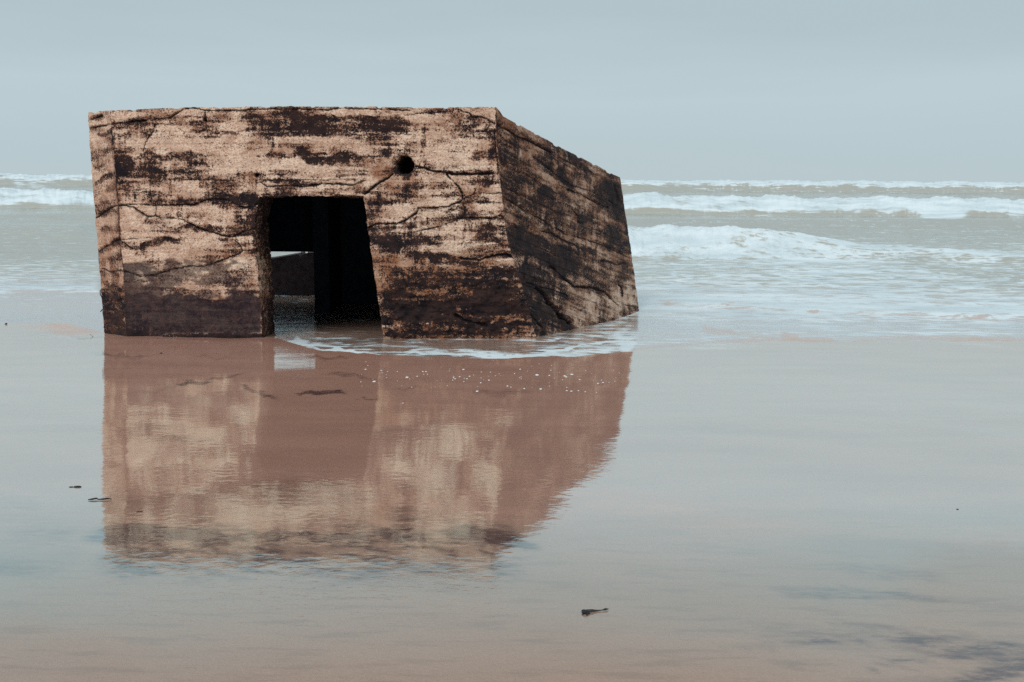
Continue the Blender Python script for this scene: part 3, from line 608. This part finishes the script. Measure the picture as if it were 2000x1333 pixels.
def right_attrs(u, v, tt, aa):
    """tt = 0 top .. 1 foot along the leaning board marks, aa = 0 near corner .. 1 far edge"""
    s = aa * 300
    base = .68 + .34 * (fbm(s / 45, tt * 90, 148, 4) - .5) * 2 + .48 * (fbm(s / 60, tt * 40, 151, 6, .6) - .5) * 2 + .55 * (fbm(u / 20, v / 24, 152, 5, .6) - .5) * 2 + .45 * (fbm(u / 4.5, v / 45, 150, 3) - .5) * 2 * sm(.45, .62, fbm(u / 40, v / 40, 149, 3))
    row = np.floor(tt * 21.6); frac = (tt * 21.6) % 1
    base = base + .24 * (_hash(row, np.floor(aa * 4.4 + .31 * row), 153) - .5)
    items = [(1004, 300, 16, 16, .6), (1060, 308, 40, 5, .4, 30), (1092, 335, 60, 10, .5, 34), (1080, 378, 34, 24, .55, 28), (1020, 350, 36, 16, .45, 40), (1060, 400, 50, 20, .35, 30), (1180, 365, 30, 12, .35, 40), (1170, 330, 60, 14, .2, 28),
             (1192, 455, 18, 20, .7), (1205, 385, 12, 30, .35), (1020, 460, 40, 34, .40, 40), (1060, 490, 80, 26, .52, 20), (1110, 500, 80, 22, .35, 10), (1130, 530, 80, 20, .30, 14), (1010, 560, 34, 50, .55, 30), (1040, 585, 46, 70, .55, -25), (1075, 640, 40, 30, .4), (1090, 520, 60, 20, .3, 20), (1040, 600, 40, 40, .35, 30), (1080, 600, 26, 20, .35, 40),
             (1205, 420, 16, 40, .3), (1160, 450, 50, 10, .25, 25), (1040, 345, 40, 14, .3, 35), (1215, 470, 14, 20, .4)]
    lt = [(1030, 300, 20, 8, .3, 20), (1070, 345, 70, 10, .5, 33), (1090, 372, 60, 8, .2, 30), (1120, 365, 50, 14, .3, 30), (1150, 400, 50, 16, .35, 28), (1052, 293, 14, 6, .5, 20), (1060, 425, 60, 8, .3, 30), (1005, 415, 18, 30, .3, 30), (1100, 455, 70, 10, .3, 25), (1160, 470, 40, 12, .4), (985, 260, 20, 14, .3), (1020, 250, 50, 10, .3, 28),
          (1215, 565, 44, 56, .55), (1180, 600, 50, 30, .38), (1150, 540, 30, 24, .12), (1140, 610, 50, 16, .22), (1222, 380, 7, 60, .3), (1015, 275, 40, 10, .2, 30), (1100, 300, 60, 6, .15, 28)]
    dark = base + np.minimum(ellipses(u, v, items, 12, 155), .95) * .52 - ellipses(u, v, lt, 10, 156) * .46
    rust = np.clip(.72 + .7 * (fbm(u / 40, v / 40, 157, 4) - .4) - .9 * sm(500, 560, v + .1 * (1200 - u)) * .5, 0, 1)
    mk, dep, near = lines(u, v, CR_R, 1.0, 1.5, 191)
    pm, _, _ = lines(u, v, PALE_R + SCR_R, .8, 1.3, 195)
    pm = .75 * np.maximum(pm, sm(.43, .49, np.abs(frac - .5)) * sm(.56, .66, fbm(s / 30, row * 3.7, 158, 3)) * .8)
    dark = dark + .22 * np.exp(-near / 5.0)
    disp = .016 * (fbm(u / 40, v / 40, 165, 5) - .5) * 2 + .006 * (fbm(u / 4, v / 4, 166, 3) - .5) * 2
    disp = disp + .012 * (_hash(row, 0 * row, 167) - .5) - .010 * sm(.40, .5, np.abs(frac - .5)) - dep
    foot = sm(1090, 1000, u) * sm(500, 560, v)
    disp = disp + foot * .05 * (fbm(u / 14, v / 10, 168, 4) - .5) * 2
    return dark, rust, pm * .7 * (1 - mk), mk * .96, np.zeros(u.shape), disp
SCR_R = scribbles([(980, 300, 1200, 470)], 50)

bunker = bpy.data.objects.new('concrete_bunker', None); COL.objects.link(bunker)
bunker.location = (-2.0, YF, 0)
bpy.context.view_layer.update()
INV = np.array([2.0, -YF, 0.0])
def bpart(name, V, F_, mat, attrs=None, smooth=True, label=None):
    o = mesh_obj(name, np.asarray(V).reshape(-1, 3) + INV, F_, mat, bunker, smooth, attrs)
    if label: o['label'] = label
    return o
tag(bunker, 'stained cracked concrete bunker tilted into the wet sand, open square doorway in front', 'bunker')
ATN = ('dark', 'rust', 'pale', 'crack', 'wet')

def build_front():
    a = np.concatenate([np.linspace(0, 1, 185)[:-1], 1 + np.linspace(0, 1, 130)[:-1], 2 + np.linspace(0, 1, 170)])
    b = np.concatenate([np.linspace(0, 1, 112)[:-1], 1 + np.linspace(0, 1, 210)])
    A, B = np.meshgrid(a, b); nL, nM = 184, 184 + 129; rM = 111
    v = np.where(B <= 1, 210 + 173 * B, 383 + (BOT - 383) * (B - 1)); u = None
    for _ in range(3):
        x = np.stack([cornerL(v), doorL(v), doorR(v), cornerR(v)], 0)
        k = np.minimum(A.astype(int), 2); f = A - k
        x0 = np.take_along_axis(x, k[None], 0)[0]; x1 = np.take_along_axis(x, k[None] + 1, 0)[0]
        u = x0 + (x1 - x0) * f
        t, l = topF(u), lintel(u)
        v = np.where(B <= 1, t + (l - t) * B, l + (BOT - l) * (B - 1))
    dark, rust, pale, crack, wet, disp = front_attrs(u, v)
    edge = np.minimum(sm(0, 4, u - cornerL(v)), sm(0, 4, cornerR(v) - u)) * sm(-.5, 3, v - topF(u))
    P = at_lean(u, v); P[..., 1] -= disp * edge
    keep = np.ones((len(b) - 1, len(a) - 1), bool); keep[rM:, nL:nM] = False
    at = [dark, rust, pale, crack, wet]
    Vs = [P.reshape(-1, 3)]; Fs = [grid_faces(len(b), len(a), 0, keep)]; As = [[q.ravel() for q in at]]
    base = P.shape[0] * P.shape[1]
    # reveal of the doorway
    ring = [(i, nL) for i in range(len(b) - 1, rM, -1)] + [(rM, j) for j in range(nL, nM + 1)] + [(i, nM) for i in range(rM + 1, len(b))]
    ri = np.array([r[0] for r in ring]); rj = np.array([r[1] for r in ring])
    S = P[ri, rj]; uu, vv = u[ri, rj], v[ri, rj]; nd = 26
    rows = []; ra = [[] for _ in at]
    for k in range(nd):
        q = S.copy(); dy = .55 * k / (nd - 1); q[:, 1] += dy
        n = .06 * (fbm(vv / 14 + 3, uu / 12 + dy * 16, 71, 4) - .5) * 2 * sm(0, .05, dy)
        side = np.where(rj == nL, -1.0, np.where(rj == nM, 1.0, 0.0)); q[:, 0] += side * n * .6; q[:, 2] += np.where(side == 0, n * .5, 0)
        rows.append(q)
        ra[0].append(.66 + .55 * (fbm(vv / 7, dy * 26 + uu * 0, 72, 4) - .5) * 2 - .25 * sm(480, 520, vv) * sm(640, 540, vv) + .35 * sm(.1, .5, dy) + .2 * sm(520, 420, vv)); ra[1].append(.45 + 0 * vv); ra[2].append(0 * vv)  # darker inwards: doorway shade painted into the jamb colour
        ra[3].append(0 * vv); ra[4].append(.5 * sm(560, 620, vv))
    Vs.append(np.array(rows).reshape(-1, 3)); Fs.append(grid_faces(nd, len(ring), base)); As.append([np.array(q).ravel() for q in ra])
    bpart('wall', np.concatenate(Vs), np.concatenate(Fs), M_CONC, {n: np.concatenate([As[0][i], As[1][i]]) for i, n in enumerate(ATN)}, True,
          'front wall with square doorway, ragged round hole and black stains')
    return P[0], u[0], v[0]
TOP_FRONT, *_ = build_front()

def build_chamfer():
    a = np.linspace(0, 1, 34); b = np.linspace(0, 1, 300); A, B = np.meshgrid(a, b)
    v = 218 + (BOT - 218) * B
    for _ in range(3):
        u = silL(v) + (cornerL(v) - silL(v)) * A; t = topF(u); v = t + (BOT - t) * B
    dark = .26 + .55 * (fbm(u / 26, v / 13, 251, 5) - .5) * 2 + ellipses(u, v, [(195, 300, 30, 10, .25, -20), (205, 350, 26, 6, .55, -25), (200, 408, 20, 14, .45, -30), (205, 345, 30, 4, .3, -25), (210, 485, 30, 10, .4, -35), (205, 260, 26, 5, .5, -15), (190, 228, 16, 7, .4), (205, 445, 14, 12, .3), (225, 520, 10, 50, .35), (222, 600, 26, 50, .35), (205, 580, 14, 40, .3)], 8, 252) * .8
    foot = sm(548, 572, v + 20 * (fbm(u / 12, v / 12, 253, 3) - .5)); fb = sm(640, 652, v)
    dark = dark + foot * (.38 + .3 * (fbm(u / 5, v / 5, 254, 3) - .5) * 2) + .5 * fb
    mk, dep, near = lines(u, v, CR_F); dark += .25 * np.exp(-near / 5)
    rust = np.clip(.25 + .35 * sm(300, 460, v) + .3 * foot + .3 * (fbm(u / 30, v / 30, 255, 3) - .5), 0, 1)
    disp = .012 * (fbm(u / 20, v / 20, 256, 4) - .5) * 2 - dep + foot * .02 * (fbm(u / 6, v / 6, 257, 3) - .5) * 2
    edge = np.minimum(sm(0, .12, A), sm(0, .12, 1 - A))
    Yd = at_lean(cornerL(v), v)[..., 1] + .37 * (1 - A)
    P = at_depth(u, v, Yd); nrm = np.array([-.7071, -.7071, 0]); P = P + nrm * (disp * edge)[..., None]
    bpart('wall', P, grid_faces(len(b), len(a)), M_CONC, dict(dark=dark, rust=rust, pale=0 * dark, crack=mk * .96, wet=0 * dark), True, 'narrow chamfered corner, barnacled black at its foot')
    return P[0], P[:, 0]
TOP_CH, SIL = build_chamfer()

def build_right():
    a = np.linspace(0, 1, 190); b = np.linspace(0, 1, 300); A, B = np.meshgrid(a, b)
    BR = np.array([1278.0, 800.0]); BL = np.array([1060.0, 720.0])
    farx = _mk([(1212, 340), (1212, 349), (1219, 400), (1228, 460), (1238, 530), (1248, 605), (1278, 800)])
    ybot = lambda A_: BL[1] + (BR[1] - BL[1]) * A_
    v = 212 + 450 * B
    for _ in range(6):
        L = cornerR(v); Rr = farx(v) + jag(v, 9, 1.6)
        u = L + (Rr - L) * A
        # each board mark runs from the corner at v0 to the far edge
        t0 = topR(u); v = t0 + (ybot(A) - t0) * B
    dark, rust, pale, crack, wet, disp = right_attrs(u, v, B, A)
    iY = (1 - A) / at_lean(cornerR(v), v)[..., 1] + A / 13.45
    P = at_depth(u, v, 1 / iY)
    edge = np.minimum(sm(0, .025, A), sm(0, .02, 1 - A)) * sm(0, .02, B)
    nrm = np.array([.92, -.39, 0]); P = P + nrm * (disp * edge)[..., None]
    bpart('wall', P, grid_faces(len(b), len(a)), M_CONC, dict(dark=dark, rust=rust, pale=pale, crack=crack, wet=wet), True, 'side wall with slanting board marks and deep diagonal cracks')
    return P[0], P[:, -1]
TOP_R, FAR = build_right()

def strip(name, A_, B_, n=40, label=None):
    """coarse weathered wall between two edge lines (hidden from the photograph)"""
    A_, B_ = np.asarray(A_), np.asarray(B_); t = np.linspace(0, 1, n)[None, :, None]
    P = A_[:, None] * (1 - t) + B_[:, None] * t
    x, z = (P[..., 0] + P[..., 1]) * 100, P[..., 2] * 100
    d = .3 + .5 * (fbm(x / 60, z / 12, 301, 4) - .5) * 2; zz = 0 * d
    return bpart(name, P, grid_faces(P.shape[0], n), M_CONC, dict(dark=d, rust=zz + .3, pale=zz, crack=zz, wet=zz), True, label)
def vline(x, y, ztop, zbot=-.7, n=60):
    z = np.linspace(ztop, zbot, n); return np.stack([np.full(n, x), np.full(n, y), z], -1)
def resample(L, n):
    L = np.asarray(L); s = np.linspace(0, len(L) - 1, n); i = np.clip(s.astype(int), 0, len(L) - 2); f = (s - i)[:, None]
    return L[i] * (1 - f) + L[i + 1] * f
SILr, FARr = resample(SIL, 60), resample(FAR, 60)
BLc, BRc = (-4.5, 14.3, 1.52), (.95, 14.3, 1.47)
strip('wall', vline(*BLc), SILr)
strip('wall', FARr, vline(*BRc))
# back wall with its low opening, roof and dark chamber behind the doorway
def boxes(name, bs, mat, label=None, jitter=0.0):
    V, Fc = [], []
    for x0, x1, y0, y1, z0, z1 in bs:
        n = len(V); V += [(x, y, z) for x in (x0, x1) for y in (y0, y1) for z in (z0, z1)]
        Fc += [[n + i for i in q] for q in ((0, 1, 3, 2), (4, 6, 7, 5), (0, 4, 5, 1), (2, 3, 7, 6), (0, 2, 6, 4), (1, 5, 7, 3))]
    return bpart(name, V, Fc, mat, None, False, label)
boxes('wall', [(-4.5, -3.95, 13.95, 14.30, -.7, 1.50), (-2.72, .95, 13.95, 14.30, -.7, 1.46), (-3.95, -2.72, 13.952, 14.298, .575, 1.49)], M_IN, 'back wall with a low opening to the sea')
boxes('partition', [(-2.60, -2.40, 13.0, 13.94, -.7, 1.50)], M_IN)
def tube(pts, radii, name, mat, parent=None, off=(0, 0, 0), sides=8):
    pts = [Vector(p) for p in pts]; bm = bmesh.new(); rings = []
    for i, p in enumerate(pts):
        d = (pts[min(i + 1, len(pts) - 1)] - pts[max(i - 1, 0)]).normalized()
        a = d.orthogonal().normalized(); b = d.cross(a)
        rings.append([bm.verts.new(p + Vector(off) + (a * math.cos(6.2832 * k / sides) + b * math.sin(6.2832 * k / sides)) * radii[i]) for k in range(sides)])
    for r0, r1 in zip(rings, rings[1:]):
        for k in range(sides): bm.faces.new((r0[k], r0[(k + 1) % sides], r1[(k + 1) % sides], r1[k]))
    bm.faces.new(rings[0][::-1]); bm.faces.new(rings[-1])
    me = bpy.data.meshes.new(name); bm.to_mesh(me); bm.free(); me.materials.append(mat)
    for f in me.polygons: f.use_smooth = True
    o = bpy.data.objects.new(name, me); COL.objects.link(o)
    if parent: o.parent = parent
    return o
def rod(px, Y, r):
    P = [at_depth(np.array(a), np.array(b), np.array(Y + k * .01)) + INV for k, (a, b) in enumerate(px)]
    return tube(P, [r] * len(P), 'rebar', M_RUST, bunker)
# broken sill across the back opening: a sloping slab with a notch, and a ledge of silted concrete in front
def slab(name, prof, y0, y1, mat, label=None):
    n = len(prof); V = [(x, y0 + .015 * math.sin(9 * x), z) for x, z in prof] + [(x, y1, z) for x, z in prof]
    me = bpy.data.meshes.new(name); bm = bmesh.new(); vs = [bm.verts.new(np.array(p) + INV) for p in V]
    bm.faces.new(vs[:n]); bm.faces.new(vs[n:][::-1])
    for i in range(n): bm.faces.new((vs[i], vs[(i + 1) % n], vs[n + (i + 1) % n], vs[n + i]))
    bmesh.ops.recalc_face_normals(bm, faces=bm.faces); bm.to_mesh(me); bm.free(); me.materials.append(mat)
    o = bpy.data.objects.new(name, me); COL.objects.link(o); o.parent = bunker
    if label: o['label'] = label
    return o
S_PX = [(440, 512), (520, 507), (545, 503), (565, 499.5), (582, 496.5), (584, 500), (585.5, 511), (588, 511), (590, 498), (598, 495), (606, 494), (640, 490), (700, 486), (700, 640), (440, 640)]
S_P = [at_depth(np.array(a), np.array(b), np.array(14.9)) for a, b in S_PX]
slab_o = slab('concrete_fragment', [(p[0], p[2]) for p in S_P], 14.9, 15.4, M_CHUNK)
slab_o.parent = None; slab_o.location = (-2.0, YF, 0)
tag(slab_o, 'dark broken concrete slab standing in the surf behind the bunker, seen through its doorway', 'concrete slab', kind='thing')
rod([(589, 484), (589.5, 490), (589, 497)], 14.1, .006)
rod([(600, 484), (603, 492), (602, 499)], 14.1, .008)
def roof():
    top = [tuple(p) for p in TOP_CH[:-1:4]] + [tuple(p) for p in TOP_FRONT[::5]] + [tuple(p) for p in TOP_R[3::5]] + [BRc, BLc]
    me = bpy.data.meshes.new('roof'); bm = bmesh.new()
    lo = [bm.verts.new(np.array(p) + INV + np.array([0, .01, -.004])) for p in top]
    cen = bm.verts.new(np.array([-1.7, 12.2, 1.86]) + INV)
    for i in range(len(lo)): bm.faces.new((lo[i], lo[(i + 1) % len(lo)], cen))
    bmesh.ops.recalc_face_normals(bm, faces=bm.faces)
    bm.to_mesh(me); bm.free(); me.materials.append(M_CONC)
    o = bpy.data.objects.new('roof', me); COL.objects.link(o); o.parent = bunker
roof()
# chamber: inner faces of walls and ceiling
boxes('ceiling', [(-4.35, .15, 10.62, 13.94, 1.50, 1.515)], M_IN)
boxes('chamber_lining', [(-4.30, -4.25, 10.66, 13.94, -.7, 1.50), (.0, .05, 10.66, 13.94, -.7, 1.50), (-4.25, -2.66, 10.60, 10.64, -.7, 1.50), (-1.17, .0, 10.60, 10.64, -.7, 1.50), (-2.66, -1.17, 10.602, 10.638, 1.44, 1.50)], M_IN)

rod([(202, 566), (198, 565), (195.5, 569), (196, 576), (199, 581)], YF + .36, .005)
rod([(203, 603), (199, 606), (196.5, 609)], YF + .36, .005)
rod([(208, 652), (203, 655), (200, 657)], YF + .36, .006)
rod([(1209, 556), (1214, 561), (1216, 570), (1215.5, 580)], 12.85, .009)

# ------------------------------------------------------------------ small things lying on the beach
def blob(bm, c, r, seed, squash=(1, 1, 1), rot=0.0, sub=3):
    res = bmesh.ops.create_icosphere(bm, subdivisions=sub, radius=1.0)
    for v in res['verts']:
        p = np.array(v.co); k = 1 + .22 * (float(fbm(np.array(p[0] * 1.5 + seed), np.array(p[1] * 1.5 + p[2]), seed, 3)) - .5) * 2
        p = p * k * r * np.array(squash); x = p[0] * math.cos(rot) - p[1] * math.sin(rot); y = p[0] * math.sin(rot) + p[1] * math.cos(rot)
        v.co = Vector((x + c[0], y + c[1], p[2] + c[2]))
def ground_pt(px, py):
    p = on_beach(np.array(float(px)), np.array(float(py))); p[2] = float(sand_z(p[0], p[1])); return p
def thing(name, px, py, label, cat):
    p = ground_pt(px, py); o = bpy.data.objects.new(name, None); COL.objects.link(o); o.location = p.tolist(); o.scale = (.55,) * 3; return tag(o, label, cat), p
def bm_part(name, bm, mat, parent):
    me = bpy.data.meshes.new(name); bm.to_mesh(me); bm.free(); me.materials.append(mat)
    for f in me.polygons: f.use_smooth = True
    o = bpy.data.objects.new(name, me); COL.objects.link(o)
    if parent: o.parent = parent
    return o
def tag_thing(o, p, label, cat, group=None, k=.55):
    o.location = p.tolist(); o.scale = (k,) * 3; return tag(o, label, cat, group)

# shell with a trailing strand, near the bottom of the picture
t, p = thing('mussel_shell', 1143, 1197, 'black mussel shell trailing a strand of weed on the bare sand in front', 'shell')
bm = bmesh.new(); blob(bm, (0, 0, .008), .020, 3, (1.0, .75, .55), -.5); blob(bm, (.012, -.010, .006), .012, 4, (1, .8, .5)); bm_part('shell', bm, M_DEBRIS, t)
tube([(.008, .008, .010), (.035, .020, .006), (.06, .026, .003), (.085, .030, .004), (.105, .040, .005), (.12, .046, .003)], [.007, .007, .004, .0025, .0055, .001], 'strand', M_WEED, t)
tube([(-.012, -.012, .004), (-.014, -.024, .002), (-.010, -.034, .001)], [.003, .003, .001], 'strand', M_WEED, t)
tube([(.006, -.016, .004), (.008, -.030, .002), (.004, -.042, .001)], [.004, .004, .001], 'strand', M_WEED, t)
# dark scrap left of the reflection
bm = bmesh.new(); blob(bm, (.010, 0, .004), .020, 7, (1.3, .7, .30), .1); blob(bm, (-.035, -.004, .003), .010, 8, (1.6, .7, .3), .3); blob(bm, (-.012, -.002, .001), .014, 9, (1.8, .5, .15))
o = bm_part('seaweed_scrap', bm, M_DEBRIS, None); tag_thing(o, ground_pt(149, 953), 'small dark scrap of seaweed lying left of the bunker\'s reflection', 'seaweed')
# open shell far left, at the water's edge
bm = bmesh.new(); blob(bm, (.004, .004, .018), .020, 11, (1.1, .6, .55), .4); blob(bm, (.004, -.010, .004), .018, 12, (1.2, .7, .28), -.2); blob(bm, (-.022, 0, .005), .012, 13, (1.6, .6, .3))
o = bm_part('open_shell', bm, M_DEBRIS, None); tag_thing(o, ground_pt(12, 634), 'gaping black shell at the water\'s edge left of the bunker', 'shell')
# pebble close to the left pier
bm = bmesh.new(); blob(bm, (0, 0, .008), .018, 15, (1.1, .8, .6)); blob(bm, (-.018, 0, .004), .010, 16, (1.2, .8, .5))
o = bm_part('pebble', bm, M_DEBRIS, None); tag_thing(o, ground_pt(315, 691), 'small black pebble on the sand just in front of the left pier', 'pebble')
# broken twig at the left rim of the reflection
o = tube([(-.07, 0, .006), (-.045, .004, .008), (-.02, .018, .010), (0, .006, .006), (.03, .008, .008), (.055, .014, .010), (.085, .020, .006)], [.003, .006, .006, .004, .006, .006, .002], 'twig', M_DEBRIS)
tag_thing(o, ground_pt(192, 979), 'thin black twig at the left rim of the bunker\'s reflection', 'twig')
bm = bmesh.new(); blob(bm, (0, 0, .002), .014, 21, (1.6, .6, .25), .1)
o = bm_part('bark_chip', bm, M_DEBRIS, None); tag_thing(o, ground_pt(272, 1001), 'tiny flat dark chip of bark lying inside the reflection, right of the twig', 'bark chip')
bm = bmesh.new(); blob(bm, (0, 0, .002), .007, 22, (1.4, .8, .4), .1)
o = bm_part('shell_fragment', bm, M_DEBRIS, None); tag_thing(o, ground_pt(1870, 995), 'tiny dark shell fragment alone on the bright sand at far right', 'shell fragment')
# curved stalks standing in the film of water by the left corner
o = tube([(-.05, 0, .05), (-.03, 0, .028), (-.012, 0, .010), (.012, 0, .002)], [.003, .004, .004, .003], 'weed_stalk', M_WEED)
tag_thing(o, ground_pt(181, 656), 'thin bent weed stalk sticking out of the sand beside the bunker\'s left corner', 'weed stalk')

# scattered flecks of foam left on the sand by the last wave
def flecks():
    bm = bmesh.new(); r = random.Random(5)
    spots = [(795, 737, .020), (889, 740, .010), (886, 738, .010), (955, 743, .012), (1049, 733, .022), (1073, 734, .010), (1103, 735, .014), (1117, 732, .018), (1106, 737, .012), (1132, 742, .010), (1168, 750, .014), (1178, 748, .012), (1175, 743, .008), (1107, 758, .008),
             (1005, 730, .008), (1016, 722, .012), (991, 755, .012), (998, 757, .008), (1024, 760, .012), (1056, 761, .016), (1107, 764, .010), (1116, 765, .012), (1130, 764, .008), (932, 765, .016), (1143, 766, .008), (1165, 767, .006), (731, 745, .020),
             (745, 724, .010), (714, 722, .012), (757, 726, .008), (815, 735, .012), (776, 726, .008), (826, 726, .012), (832, 726, .010), (835, 731, .008), (905, 722, .014), (898, 736, .010), (917, 735, .010), (912, 740, .010), (939, 748, .010), (940, 727, .008), (787, 788, .007), (958, 727, .008), (1076, 724, .009)]
    for _ in range(70):
        spots.append((r.uniform(700, 1210), r.gauss(738, 13), r.uniform(.003, .007)))
    for px, py, s in spots:
        c = on_beach(np.array(px), np.array(py)); c[2] = float(sand_z(c[0], c[1])) + .001
        blob(bm, c, s * .62, r.randint(1, 99), (1.2, .9, .3), r.uniform(0, 3), 2)
    o = bm_part('foam_flecks', bm, M_FLECK, None)
    tag(o, 'scattered white flecks of foam on the wet sand before the bunker', 'foam', kind='stuff')
flecks()
